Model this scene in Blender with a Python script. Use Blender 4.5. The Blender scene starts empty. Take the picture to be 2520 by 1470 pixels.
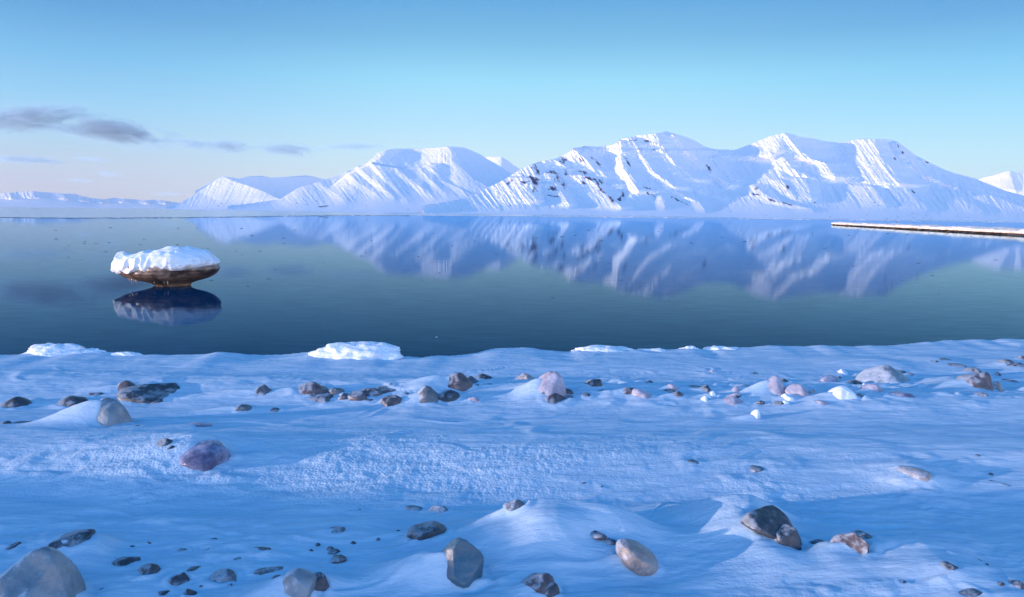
import bpy, math, random
import numpy as np
R_ = math.radians
S = bpy.context.scene
COL = S.collection
# ------------------------------------------------------------------ camera
CH = 2.3                       # height of the camera above the water
F = 1680.0                     # focal length in units of a 2520 px wide picture
PITCH = math.atan(208.5/F); ROLL = R_(0.784)
fw = np.array([0, math.cos(PITCH), -math.sin(PITCH)])
r0 = np.array([1.0, 0, 0]); u0 = np.array([0, math.sin(PITCH), math.cos(PITCH)])
rt = math.cos(ROLL)*r0 + math.sin(ROLL)*u0
up = -math.sin(ROLL)*r0 + math.cos(ROLL)*u0
cam = bpy.data.cameras.new('camera'); co = bpy.data.objects.new('camera', cam); COL.objects.link(co)
from mathutils import Matrix
co.matrix_world = Matrix(((rt[0], up[0], -fw[0], 0), (rt[1], up[1], -fw[1], 0), (rt[2], up[2], -fw[2], CH), (0, 0, 0, 1)))
cam.lens = 24; cam.sensor_width = 36; cam.clip_start = 0.05; cam.clip_end = 200000
S.camera = co
# ------------------------------------------------------------------ sky and sun
SUN_EL, SUN_AZ = 5.0, -106.0    # azimuth from +Y (view) towards +X
w = bpy.data.worlds.new('World'); S.world = w; w.use_nodes = True
def lin(r, g, b):
    f = lambda c: (c/255/12.92 if c/255 <= .04045 else ((c/255+.055)/1.055)**2.4)
    return (f(r), f(g), f(b), 1)
def world():
    nt = w.node_tree; N = nt.nodes; L = nt.links; N.clear()
    out = N.new('ShaderNodeOutputWorld'); bg = N.new('ShaderNodeBackground')
    tc = N.new('ShaderNodeTexCoord'); sp = N.new('ShaderNodeSeparateXYZ'); L.new(tc.outputs['Generated'], sp.inputs[0])
    def m(op, a, b=None, c=None, clamp=False):
        n = N.new('ShaderNodeMath'); n.operation = op; n.use_clamp = clamp
        for i, x in enumerate((a, b, c)):
            if x is None: continue
            if isinstance(x, (int, float)): n.inputs[i].default_value = x
            else: L.new(x, n.inputs[i])
        return n.outputs[0]
    el = m('DIVIDE', m('ARCSINE', sp.outputs[2]), math.pi/2)          # 0..1 = 0..90 deg
    az = m('ARCTAN2', sp.outputs[0], sp.outputs[1])
    def ramp(st):
        n = N.new('ShaderNodeValToRGB'); cr = n.color_ramp; cr.interpolation = 'LINEAR'
        while len(cr.elements) > 1: cr.elements.remove(cr.elements[-1])
        cr.elements[0].position = max(st[0][0]/90, 0); cr.elements[0].color = lin(*st[0][1])
        for d, c in st[1:]:
            e = cr.elements.new(d/90); e.color = lin(*c)
        L.new(el, n.inputs[0]); return n.outputs[0]
    TOP = [(30, (46, 126, 192)), (50, (32, 108, 178)), (90, (26, 100, 168))]
    cen = ramp([(0, (222, 240, 244)), (2, (214, 239, 245)), (4.5, (200, 236, 251)), (7.5, (174, 227, 254)), (10.5, (150, 220, 250)), (13.6, (117, 188, 231)), (16.6, (92, 166, 222)), (19, (78, 150, 215))]+TOP)
    lef = ramp([(0, (198, 204, 222)), (1.2, (196, 206, 226)), (2.8, (190, 210, 232)), (5, (170, 212, 240)), (7.5, (146, 206, 244)), (10.5, (116, 188, 236)), (13.6, (88, 160, 218)), (16.6, (70, 142, 212)), (19, (62, 134, 208))]+TOP)
    rig = ramp([(0, (214, 238, 246)), (2, (202, 236, 248)), (4.5, (184, 232, 252)), (7.5, (152, 220, 252)), (10.5, (120, 198, 242)), (13.6, (88, 164, 222)), (16.6, (68, 144, 213)), (19, (60, 134, 208))]+TOP)
    def mix(f, a, b):
        n = N.new('ShaderNodeMix'); n.data_type = 'RGBA'; L.new(f, n.inputs[0]); L.new(a, n.inputs[6]); L.new(b, n.inputs[7]); return n.outputs[2]
    def sst(x, a, b):
        n = N.new('ShaderNodeMapRange'); n.interpolation_type = 'SMOOTHSTEP'; L.new(x, n.inputs[0])
        n.inputs[1].default_value = a; n.inputs[2].default_value = b; return n.outputs[0]
    c = mix(sst(az, 0.12, 0.75), cen, rig)
    c = mix(sst(az, -0.05, -0.62), c, lef)
    # thin far veils low over the fjord: stretched noise in the sky's own directions
    # the glow round the low sun, outside the frame on the left
    sk = N.new('ShaderNodeTexSky'); sk.sky_type = 'NISHITA'; sk.sun_disc = False
    sk.sun_elevation = R_(SUN_EL); sk.sun_rotation = R_(SUN_AZ)
    b2 = N.new('ShaderNodeBackground'); L.new(sk.outputs[0], b2.inputs[0]); b2.inputs[1].default_value = 0.012
    # unseen sky behind the camera, its horizon glow added to brighten the mountains
    glow = ramp([(0, (255, 240, 236)), (7, (255, 236, 238)), (13, (215, 215, 238)), (21, (80, 155, 218))]+TOP)
    gb = N.new('ShaderNodeVectorMath'); gb.operation = 'SCALE'; L.new(glow, gb.inputs[0]); gb.inputs['Scale'].default_value = 2.6
    azo = m('ABSOLUTE', az)
    c = mix(sst(azo, 1.0, 1.9), c, gb.outputs[0])
    L.new(c, bg.inputs[0]); bg.inputs[1].default_value = 0.92
    ad = N.new('ShaderNodeAddShader'); L.new(bg.outputs[0], ad.inputs[0]); L.new(b2.outputs[0], ad.inputs[1])
    L.new(ad.outputs[0], out.inputs[0])
world()
sl = bpy.data.lights.new('sun', 'SUN'); so = bpy.data.objects.new('sun', sl); COL.objects.link(so)
sl.energy = 5.0; sl.angle = R_(0.6); sl.color = (1.0, 0.75, 0.68)
from mathutils import Vector
sd = Vector((math.sin(R_(SUN_AZ))*math.cos(R_(SUN_EL)), math.cos(R_(SUN_AZ))*math.cos(R_(SUN_EL)), math.sin(R_(SUN_EL))))
so.rotation_euler = sd.to_track_quat('Z', 'Y').to_euler(); so.location = sd*50
S.view_settings.view_transform = 'Standard'; S.view_settings.look = 'None'
S.view_settings.exposure = 0.13; S.view_settings.gamma = 1
# ------------------------------------------------------------------ numeric helpers
def _h(ix, iy, iz, seed):
    n = (ix.astype(np.int64)*374761393 + iy.astype(np.int64)*668265263 + iz.astype(np.int64)*2147483647*3 + seed*1274126177) & 0xffffffff
    n = ((n ^ (n >> 13))*1274126177) & 0xffffffff
    n = ((n ^ (n >> 16))*2246822519) & 0xffffffff
    return ((n ^ (n >> 15)) & 0xffffff)/float(0xffffff)*2-1
def noise(x, y, z=None, seed=0):
    x = np.asarray(x, float); y = np.asarray(y, float)
    if z is None:
        x0 = np.floor(x); y0 = np.floor(y); fx = x-x0; fy = y-y0
        sx = fx*fx*fx*(fx*(fx*6-15)+10); sy = fy*fy*fy*(fy*(fy*6-15)+10); o = np.zeros(1, int)
        a = _h(x0, y0, o, seed); b = _h(x0+1, y0, o, seed); c = _h(x0, y0+1, o, seed); d = _h(x0+1, y0+1, o, seed)
        return (a+(b-a)*sx)*(1-sy)+(c+(d-c)*sx)*sy
    x0 = np.floor(x); y0 = np.floor(y); z0 = np.floor(z); fx = x-x0; fy = y-y0; fz = z-z0
    sx = fx*fx*(3-2*fx); sy = fy*fy*(3-2*fy); sz = fz*fz*(3-2*fz); r = 0
    for k, wz in ((0, 1-sz), (1, sz)):
        a = _h(x0, y0, z0+k, seed); b = _h(x0+1, y0, z0+k, seed); c = _h(x0, y0+1, z0+k, seed); d = _h(x0+1, y0+1, z0+k, seed)
        r = r+((a+(b-a)*sx)*(1-sy)+(c+(d-c)*sx)*sy)*wz
    return r
def fbm(x, y, z=None, o=4, seed=0, g=.5):
    r = 0; a = 1; t = 0
    for i in range(o):
        k = 2.03**i; r = r+a*noise(x*k+i*7.3, y*k+i*3.1, None if z is None else z*k+i*5.7, seed+i); t += a; a *= g
    return r/t
def smooth(x, a, b):
    t = np.clip((x-a)/(b-a), 0, 1); return t*t*(3-2*t)
def smax(a, b, k):
    h = np.clip(.5+.5*(a-b)/k, 0, 1); return b*(1-h)+a*h+k*h*(1-h)
def ray(u, v):
    u = np.asarray(u, float); v = np.asarray(v, float)
    return fw+((u-1260)/F)[..., None]*rt+((735-v)/F)[..., None]*up
def horizon(u): return 526.5+(np.asarray(u, float)-1260)*math.tan(ROLL)
def at_depth(u, v, D):
    d = ray(u, v); p = d*(np.asarray(D)/d[..., 1])[..., None]; p = p+np.array([0, 0, CH]); return p
def on_water(u, v, z=0.0):
    d = ray(u, v); t = (z-CH)/d[..., 2]; return d*t[..., None]+np.array([0, 0, CH])
def mesh_grid(name, P, mat, attr=None, smooth_=True):
    nv, nu = P.shape[:2]
    me = bpy.data.meshes.new(name); me.vertices.add(nv*nu); me.vertices.foreach_set('co', P.reshape(-1).astype(np.float32))
    i = np.arange(nv*nu).reshape(nv, nu)
    q = np.stack([i[:-1, :-1], i[:-1, 1:], i[1:, 1:], i[1:, :-1]], -1).reshape(-1, 4)
    me.loops.add(q.size); me.loops.foreach_set('vertex_index', q.reshape(-1).astype(np.int32))
    me.polygons.add(len(q)); me.polygons.foreach_set('loop_start', (np.arange(len(q))*4).astype(np.int32))
    me.polygons.foreach_set('use_smooth', np.full(len(q), smooth_))
    me.update(calc_edges=True); me.validate()
    for k, a in (attr or {}).items():
        at = me.attributes.new(k, 'FLOAT', 'POINT'); at.data.foreach_set('value', a.reshape(-1).astype(np.float32))
    me.materials.append(mat)
    o = bpy.data.objects.new(name, me); COL.objects.link(o); return o
def tag(o, label=None, cat=None, group=None, kind=None):
    if label: o['label'] = label
    if cat: o['category'] = cat
    if group: o['group'] = group
    if kind: o['kind'] = kind
    return o
# ------------------------------------------------------------------ materials
def mat(name):
    m = bpy.data.materials.new(name); m.use_nodes = True; nt = m.node_tree
    return m, nt, nt.nodes['Principled BSDF']
def nnoise(nt, scale, detail=5, rough=.55, vec=None, dist=0):
    n = nt.nodes.new('ShaderNodeTexNoise'); n.inputs['Scale'].default_value = scale; n.inputs['Detail'].default_value = detail
    n.inputs['Roughness'].default_value = rough; n.inputs['Distortion'].default_value = dist
    if vec is not None: nt.links.new(vec, n.inputs['Vector'])
    return n.outputs['Fac']
def coords(nt, scale=(1, 1, 1), rot=(0, 0, 0), kind='Object'):
    t = nt.nodes.new('ShaderNodeTexCoord'); mp = nt.nodes.new('ShaderNodeMapping')
    mp.inputs['Scale'].default_value = scale; mp.inputs['Rotation'].default_value = rot
    nt.links.new(t.outputs[kind], mp.inputs[0]); return mp.outputs[0]
def mrange(nt, x, a, b, c=0, d=1, kind='SMOOTHSTEP'):
    n = nt.nodes.new('ShaderNodeMapRange'); n.interpolation_type = kind; nt.links.new(x, n.inputs[0])
    for i, v in zip((1, 2, 3, 4), (a, b, c, d)): n.inputs[i].default_value = v
    return n.outputs[0]
def nmath(nt, op, a, b=0.0):
    n = nt.nodes.new('ShaderNodeMath'); n.operation = op
    for i, x in enumerate((a, b)):
        if isinstance(x, (int, float)): n.inputs[i].default_value = x
        else: nt.links.new(x, n.inputs[i])
    return n.outputs[0]
def nmix(nt, f, a, b):
    n = nt.nodes.new('ShaderNodeMix'); n.data_type = 'RGBA'
    for i, x in ((0, f), (6, a), (7, b)):
        if isinstance(x, (tuple, float, int)): n.inputs[i].default_value = x
        else: nt.links.new(x, n.inputs[i])
    return n.outputs[2]
def bump(nt, h, dist, strength=1.0, prev=None):
    n = nt.nodes.new('ShaderNodeBump'); n.inputs['Distance'].default_value = dist; n.inputs['Strength'].default_value = strength
    nt.links.new(h, n.inputs['Height'])
    if prev is not None: nt.links.new(prev, n.inputs['Normal'])
    return n.outputs[0]
def m_mountain(name, rockcol=(.065, .062, .12, 1), fine=.02, snow=(.94, .90, .91, 1)):
    m, nt, b = mat(name)
    a = nt.nodes.new('ShaderNodeAttribute'); a.attribute_name = 'rock'
    n = nnoise(nt, fine, 6, .65, coords(nt)); n2 = nnoise(nt, fine*4, 4, .6, coords(nt, (1, 1, 2.2)))
    s = nmath(nt, 'ADD', a.outputs['Fac'], nmath(nt, 'MULTIPLY', nmath(nt, 'ADD', n, nmath(nt, 'MULTIPLY', n2, .6)), .74))
    f = mrange(nt, s, 1.02, 1.36)
    nt.links.new(nmix(nt, f, snow, rockcol), b.inputs['Base Color'])
    b.inputs['Roughness'].default_value = .9; b.inputs['Specular IOR Level'].default_value = .15
    nt.links.new(bump(nt, n, 6, .35), b.inputs['Normal'])
    return m
def m_snow():
    m, nt, b = mat('snow')
    P = coords(nt)
    st = nnoise(nt, 1, 5, .6, coords(nt, (2.2, 9, 4), (0, 0, R_(-14))))       # wind streaks
    gr = nnoise(nt, 140, 3, .7, P)
    cr = nnoise(nt, 38, 3, .6, P)
    a = nt.nodes.new('ShaderNodeAttribute'); a.attribute_name = 'crust'
    vo = nt.nodes.new('ShaderNodeTexVoronoi'); vo.inputs['Scale'].default_value = 55; nt.links.new(P, vo.inputs['Vector'])
    n1 = bump(nt, st, .03, .7)
    n2 = bump(nt, gr, .003, .55, n1)
    h = nmath(nt, 'MULTIPLY', nmath(nt, 'ADD', cr, vo.outputs['Distance']), a.outputs['Fac'])
    n3 = bump(nt, h, .009, .5, n2)
    nt.links.new(n3, b.inputs['Normal'])
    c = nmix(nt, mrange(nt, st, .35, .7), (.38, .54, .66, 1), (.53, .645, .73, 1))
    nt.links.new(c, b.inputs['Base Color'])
    b.inputs['Roughness'].default_value = .62; b.inputs['Specular IOR Level'].default_value = .35
    # loose crystals catch the light on the crusted patches
    return m
def m_rock(name, c1, c2, rough=.5, coat=.35, frost=.0, sc=14):
    m, nt, b = mat(name)
    inf = nt.nodes.new('ShaderNodeObjectInfo')
    P = coords(nt)
    n = nnoise(nt, sc, 6, .6, P); f = nnoise(nt, sc*5, 4, .7, P)
    c = nmix(nt, mrange(nt, n, .35, .66), c1, c2)
    c = nmix(nt, mrange(nt, f, .55, .75, 0, .35), c, tuple(min(1, x*2.0) for x in c2[:3])+(1,))
    if frost:
        g = nt.nodes.new('ShaderNodeNewGeometry'); s = nt.nodes.new('ShaderNodeSeparateXYZ'); nt.links.new(g.outputs['Normal'], s.inputs[0])
        k = nmath(nt, 'ADD', nmath(nt, 'MULTIPLY', s.outputs[0], -.35), nmath(nt, 'ADD', nmath(nt, 'MULTIPLY', s.outputs[2], .35), nmath(nt, 'MULTIPLY', n, .9)))
        k = nmath(nt, 'ADD', k, nmath(nt, 'MULTIPLY', f, .35)); c = nmix(nt, mrange(nt, k, .86, 1.04, 0, min(frost+.25, 1)), c, (.46, .54, .63, 1))
    nt.links.new(c, b.inputs['Base Color'])
    nt.links.new(mrange(nt, f, .3, .7, rough-.12, rough+.2), b.inputs['Roughness'])
    b.inputs['Coat Weight'].default_value = coat; b.inputs['Coat Roughness'].default_value = .38
    nt.links.new(bump(nt, f, .008, .8, bump(nt, n, .03, .6)), b.inputs['Normal'])
    return m
def m_ice(name, c=(.55, .62, .7, 1), c2=(.30, .33, .40, 1), rough=.28, sss=.15, sc=6):
    m, nt, b = mat(name)
    P = coords(nt); n = nnoise(nt, sc, 5, .6, P); f = nnoise(nt, sc*6, 3, .6, P)
    v_ = nt.nodes.new('ShaderNodeTexVoronoi'); v_.feature = 'DISTANCE_TO_EDGE'; v_.inputs['Scale'].default_value = sc*1.3; nt.links.new(P, v_.inputs['Vector'])
    cc = nmix(nt, mrange(nt, n, .35, .65), c, c2)
    nt.links.new(nmix(nt, mrange(nt, v_.outputs['Distance'], 0, .03, .35 if max(c) < .8 else 0, 0), cc, (.8, .84, .88, 1)), b.inputs['Base Color'])
    b.inputs['Roughness'].default_value = rough; b.inputs['IOR'].default_value = 1.31
    if sss:
        b.inputs['Subsurface Weight'].default_value = sss; b.inputs['Subsurface Scale'].default_value = .06
    nt.links.new(bump(nt, f, .008, .35, bump(nt, n, .04, .5)), b.inputs['Normal'])
    return m
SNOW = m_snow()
DARK = m_rock('dark_stone', (.022, .03, .042, 1), (.065, .07, .085, 1), .5, .3, .2)
GREY = m_rock('grey_stone', (.06, .08, .10, 1), (.14, .155, .17, 1), .5, .35, .4)
BROWN = m_rock('brown_stone', (.055, .045, .055, 1), (.15, .12, .12, 1), .5, .3, .3)
TAN = m_rock('tan_stone', (.22, .19, .18, 1), (.34, .30, .28, 1), .45, .4, .3)
GLAZE = m_rock('glazed_stone', (.11, .15, .18, 1), (.21, .26, .29, 1), .36, .6, .45, 5)
PURP = m_ice('purple_ice', (.28, .31, .44, 1), (.09, .09, .16, 1), .2, .1, 7)
PINK = m_ice('pale_ice', (.42, .42, .50, 1), (.27, .26, .32, 1), .3, .1, 9)
TEAL = m_rock('teal_stone', (.035, .085, .125, 1), (.055, .12, .165, 1), .42, .4, .0, 4)
WHITE = m_ice('white_ice', (.84, .87, .9, 1), (.70, .78, .86, 1), .4, .12, 12)

# ------------------------------------------------------------------ mountains
def c1(x, y): return (x/2, 245+y/2)
def c2(x, y): return ((1200+x/3)*.875, (340+y/3)*.875)
def c3(x, y): return ((2040+x/3)*.875, (340+y/3)*.875)
def ridge(Rf, U, V, pts, amp, wl, wr, fade=(6, 16), wob=0, seed=0, p=1.0):
    pts = sorted(pts, key=lambda q: q[1])
    vs = np.array([q[1] for q in pts]); us = np.array([q[0] for q in pts])
    uc = np.interp(V, vs, us)
    if wob: uc = uc+wob*fbm(V/9., U*0+seed*3.3, o=3, seed=seed)
    du = U-uc
    wl = max(wl*1.25, 24)
    prof = np.where(du < 0, 1+du/wl, 1-du/wr)
    prof = np.clip(prof, 0, 1)**p
    end = smooth(V, vs[0]-fade[0], vs[0]+fade[0]*.2)*(1-smooth(V, vs[-1]-fade[1]*.3, vs[-1]+fade[1]))
    return smax(Rf, amp*prof*end, 2.0)
GRIDS = []
def relief(name, sky, D0, D1, fn, ue, mat_, label, du=1.0, nv=220, pw=.6, back=2500, rockfn=None, rough=(1.2, .5), seed=5, sk_w=110):
    us = np.arange(ue[0], ue[1]+.01, du); n = len(us)
    sk = np.array(sky); vs = np.interp(us, sk[:, 0], sk[:, 1])
    vs = vs+rough[0]*fbm(us/14., us*0+seed, o=4, seed=seed)*rough[1]
    d0 = np.interp(us, [q[0] for q in D0], [q[1] for q in D0]); d1 = np.interp(us, [q[0] for q in D1], [q[1] for q in D1])
    kk = np.hanning(int(160/du)); kk /= kk.sum(); h = len(kk)//2
    sm = lambda a: np.convolve(np.pad(a, h, mode='reflect', reflect_type='odd'), kk, 'same')[h:h+len(a)]
    if n > len(kk)+4: d0, d1 = sm(d0), sm(d1)
    vb = horizon(us)+F*(CH+1.5)/d0
    vs = np.minimum(vs, vb-.6)
    s = np.linspace(0, 1, nv)[:, None]
    k2 = np.hanning(int(min(sk_w, n*.4)/du)); k2 /= k2.sum(); h2 = len(k2)//2
    vsm = np.convolve(np.pad(vs, h2, mode='edge'), k2, 'same')[h2:h2+n]
    U = np.repeat(us[None], nv, 0); V = vb[None]*(1-s)+vs[None]*s
    Rf = fn(U, V, s)
    ed = smooth(s, 0, .07)
    D = d0[None]+(d1-d0)[None]*np.clip((vb[None]-V)/(vb-vsm)[None], 0, 1.6)**pw-Rf*ed
    P = at_depth(U, V, D)
    GRIDS.append((us, vb, vs, P))
    top = P[-1]
    bk = []
    for k, (bd, dz) in enumerate(((60, .0), (250, .03), (back*.5, .35), (back, 1.0))):
        q = top.copy(); q[:, 0] += top[:, 0]/top[:, 1]*bd; q[:, 1] += bd; q[:, 2] = top[:, 2]*(1-dz)-2*dz-.002*bd*(k < 2); bk.append(q)
    Pn = np.concatenate([P, np.array(bk)], 0)
    rk = rockfn(U, V, s) if rockfn else np.zeros_like(U)
    rk = np.concatenate([rk, np.zeros((4, n))], 0)
    o = mesh_grid(name, Pn, mat_, {'rock': rk})
    tag(o, label, None, None, 'structure'); return o
def blobs(U, V, L, k=1.0):
    r = np.zeros_like(U)
    for (x, y, a, b, t) in L:
        ca, sa = math.cos(R_(t)), math.sin(R_(t))
        dx = (U-x)*ca+(V-y)*sa; dy = -(U-x)*sa+(V-y)*ca
        r = np.maximum(r, k*np.exp(-((dx/a)**2+(dy/b)**2)))
    return r
def gully(U, V, k, wx, wy, seed):          # small runnels falling to the lower right
    q = (U-k*V)
    n = 1-np.abs(noise(q/wx, V/wy, seed=seed)); n2 = 1-np.abs(noise(q/(wx*.43)+9, V/(wy*.5), seed=seed+3))
    return n*.7+n2*.3
# main massif (two peaks, one face down to the shore)
skyD = [(1040, 506), (1085, 499), (1120, 492), (1160, 483), (1200, 463), (1240, 443), (1280, 418), (1306, 405), (1330, 398), (1365, 391), (1400, 376), (1412, 364), (1432, 362), (1440, 359), (1470, 361), (1505, 358), (1521, 351), (1524, 343), (1570, 334), (1605, 330), (1626, 327), (1640, 323), (1660, 330), (1690, 338), (1715, 349), (1735, 361), (1760, 368), (1795, 369), (1806, 370), (1830, 362), (1860, 350), (1890, 337), (1920, 330), (1932, 327), (1950, 331), (1966, 336), (2000, 341), (2030, 348), (2065, 351), (2090, 348), (2112, 342), (2160, 342), (2192, 344), (2210, 350), (2232, 366), (2255, 383), (2290, 402), (2330, 420), (2365, 431), (2400, 440), (2430, 452), (2470, 468), (2520, 482), (2600, 498)]
def fnD(U, V, s):
    R = np.zeros_like(U); A = lambda *a, **k: ridge(R, U, V, *a, **k)
    n = lambda L, c: [c(*q) for q in L]
    R = A(n([(500, 105), (600, 230), (720, 320), (850, 360), (930, 475)], c3), 130, 46, 80, wob=3, seed=1)
    R = A(n([(490, 108), (450, 250), (380, 300)], c3), 110, 120, 30, wob=2, seed=2)
    R = A(n([(1255, 155), (1300, 290), (1400, 400), (1450, 480), (1560, 540)], c3), 150, 88, 50, wob=3, seed=3)
    R = A(n([(1440, 185), (1500, 290), (1600, 390), (1720, 470), (1930, 560)], c3), 110, 26, 50, wob=3, seed=4)
    R = A(n([(1690, 320), (1900, 500), (2100, 590), (2300, 650), (2540, 740)], c3), 100, 60, 60, wob=3, seed=5)
    R = A(n([(1850, 430), (2060, 545), (2250, 600), (2400, 640), (2560, 720)], c3), 80, 36, 40, wob=3, seed=55)
    R = A(n([(480, 290), (560, 400), (720, 480)], c3), 70, 30, 24, wob=3, seed=6)
    R = A(n([(640, 320), (760, 420), (830, 470)], c3), 60, 20, 24, wob=3, seed=7)
    R = A(n([(670, 485), (700, 560), (725, 650)], c3), 80, 45, 30, wob=2, seed=8)
    R = A(n([(1230, 550), (1290, 630), (1350, 700)], c3), 70, 50, 36, wob=2, seed=9)
    R = A(n([(1530, 565), (1610, 650), (1700, 740)], c3), 80, 55, 60, wob=2, seed=10)
    R = A(n([(1900, 590), (1960, 650), (2180, 760)], c3), 55, 90, 50, wob=2, seed=11)
    R = A(n([(240, 545), (310, 610), (480, 690), (730, 745)], c3), 55, 40, 40, wob=3, seed=12)
    R = A(n([(470, 500), (540, 580), (600, 640)], c3), 45, 28, 24, wob=3, seed=13)
    R = A(n([(880, 480), (895, 560), (925, 670)], c2), 95, 85, 22, wob=3, seed=14)
    R = A(n([(880, 352), (960, 440), (955, 480)], c2), 60, 60, 20, wob=2, seed=15)
    R = A(n([(1045, 440), (1110, 560), (1200, 700)], c2), 90, 42, 22, wob=3, seed=16)
    R = A(n([(1080, 330), (1190, 400), (1195, 470)], c2), 50, 40, 16, wob=3, seed=17)
    R = A(n([(1310, 460), (1440, 530), (1540, 640), (1640, 725)], c2), 120, 62, 44, wob=3, seed=18)
    R = A(n([(1240, 235), (1330, 320), (1460, 420), (1600, 540)], c2), 85, 40, 50, wob=4, seed=19)
    R = A(n([(1640, 170), (1640, 300), (1655, 400), (1720, 480), (1785, 595)], c2), 120, 30, 90, wob=2, seed=20)
    R = A(n([(1730, 150), (1800, 260), (1900, 420), (2100, 560)], c2), 95, 40, 60, wob=3, seed=21)
    R = A(n([(1930, 110), (2030, 280), (2150, 400), (2300, 500)], c2), 100, 50, 50, wob=3, seed=22)
    R = A(n([(2080, 120), (2200, 240), (2300, 330), (2430, 450), (2560, 540)], c2), 100, 22, 50, wob=2, seed=23)
    R = A(n([(2400, 310), (2490, 420), (2600, 500)], c2), 70, 14, 30, wob=2, seed=24)
    R = A(n([(1990, 510), (2110, 600), (2290, 680), (2345, 745)], c2), 55, 10, 30, wob=2, seed=25)
    R = A(n([(2220, 500), (2360, 590), (2500, 650)], c2), 55, 26, 40, wob=2, seed=26)
    R = A(n([(1960, 610), (1985, 650), (2010, 720)], c2), 40, 16, 30, wob=2, seed=27)
    R = A(n([(1790, 600), (1700, 640), (1610, 735)], c2), 60, 14, 70, wob=2, seed=28)
    low = smooth(s, .0, .3)
    R = R*1.5+30*gully(U, V, .75, 15, 60, 40)*low+13*gully(U, V, .6, 5, 26, 41)*low
    R = R+9*fbm(U/6., V/3., o=3, seed=50)*low
    # cliff bands: level steps under the two summits
    for v0, a, ua, ub in ((352, 26, 1515, 1640), (369, 22, 1520, 1780), (366, 26, 1405, 1520), (452, 16, 1300, 1420)):
        rib = 1-np.abs(noise(U/3.2, V*0+v0, seed=60))
        R = R+a*(.5+rib)*smooth(V, v0-2.5, v0+1)*(1-smooth(V, v0, v0+14))*smooth(U, ua-12, ua)*(1-smooth(U, ub, ub+20))
    return R
rkD = [c2(x, y)+(a, b, t) for x, y, a, b, t in ((905, 395, 8, 12, -30), (935, 420, 5, 12, -30), (880, 478, 18, 4, 8), (915, 510, 9, 12, 10), (910, 570, 8, 12, 10), (700, 520, 14, 4, -40), (820, 520, 16, 4, -10), (1075, 435, 12, 6, 20), (1040, 440, 16, 3, 0),
       (1110, 495, 9, 14, -35), (1150, 540, 5, 16, -35), (1180, 440, 5, 14, -15), (1060, 570, 13, 7, 0), (1300, 325, 14, 7, 20), (1310, 430, 22, 4, 12), (1400, 490, 22, 6, 10), (1450, 520, 10, 10, 30), (1480, 590, 5, 16, -40), (1550, 660, 5, 20, -45), (1330, 520, 9, 6, 0),
       (1090, 640, 18, 3, 8), (1240, 238, 9, 3, 0), (1330, 222, 12, 2.5, 0), (1150, 330, 10, 9, 20), (1680, 320, 9, 5, 10), (1700, 360, 5, 16, -30), (1630, 160, 5, 3, 0), (1740, 165, 14, 2.5, 5), (1870, 172, 16, 2.5, 5),
       (1900, 240, 12, 3, 5), (2000, 245, 12, 3, 8), (1790, 238, 9, 3, 5), (1400, 310, 4, 16, -40), (1450, 360, 4, 18, -40), (1860, 570, 14, 3, 20), (1880, 620, 14, 4, 25), (2100, 660, 16, 3, 25), (2180, 700, 16, 3, 25), (1640, 640, 5, 14, 30), (920, 352, 18, 2, 0), (2380, 400, 4, 16, -45))]
rkD += [c3(x, y)+(a*.62, b*.8, t) for x, y, a, b, t in ((700, 515, 10, 7, 20), (525, 560, 8, 10, 10), (520, 590, 6, 6, 0), (265, 570, 8, 6, 20), (250, 620, 16, 4, 15), (400, 670, 22, 3, 18), (520, 700, 22, 3, 15), (505, 335, 5, 6, 30), (1050, 535, 14, 3, 20), (1580, 595, 4, 9, -45), (1500, 265, 8, 4, 20), (1700, 345, 4, 12, -50), (1460, 215, 3, 10, -40), (1430, 320, 7, 3, 10), (1740, 380, 3, 12, -50), (670, 340, 3, 7, -30), (850, 355, 4, 2, 0), (1130, 670, 12, 1.6, 10), (1250, 690, 14, 1.6, 15), (760, 690, 12, 2, 8))]
def rockD(U, V, s):
    r = blobs(U+3.5*fbm(U/9, V/5, o=3, seed=77), V+2.5*fbm(U/6, V/5, o=3, seed=78), [(x, y, a*1.35, b*1.25, t) for x, y, a, b, t in rkD], .74)*(.75+.5*smooth(1-np.abs(noise((U-.7*V)/4, V/14, seed=79)), .5, 1))
    st = 1-np.abs(noise((U-.8*V)/7, V/34, seed=71))
    r = r+.17*smooth(st, .8, 1)*smooth(V, 370, 430)*(1-smooth(V, 505, 520))
    r = r+.12*smooth(fbm(U/30, V/6, o=3, seed=72), .1, .6)*smooth(V, 480, 500)*(1-smooth(V, 512, 526))
    r = r+.10*fbm(U/60, V/40, o=2, seed=73)
    return r
MD = m_mountain('mountain_snow', fine=.018)
relief('mountain', skyD, [(1040, 2500), (1500, 2600), (2200, 2700), (2600, 2900)], [(1040, 2750), (1200, 3500), (1450, 4500), (1700, 5000), (2200, 5600), (2420, 5200), (2600, 4800)], fnD, (1040, 2600), MD,
       'long snowy massif with two peaks and bare purple rock bands above the right half of the fjord', nv=250, rockfn=rockD, seed=5)
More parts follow.
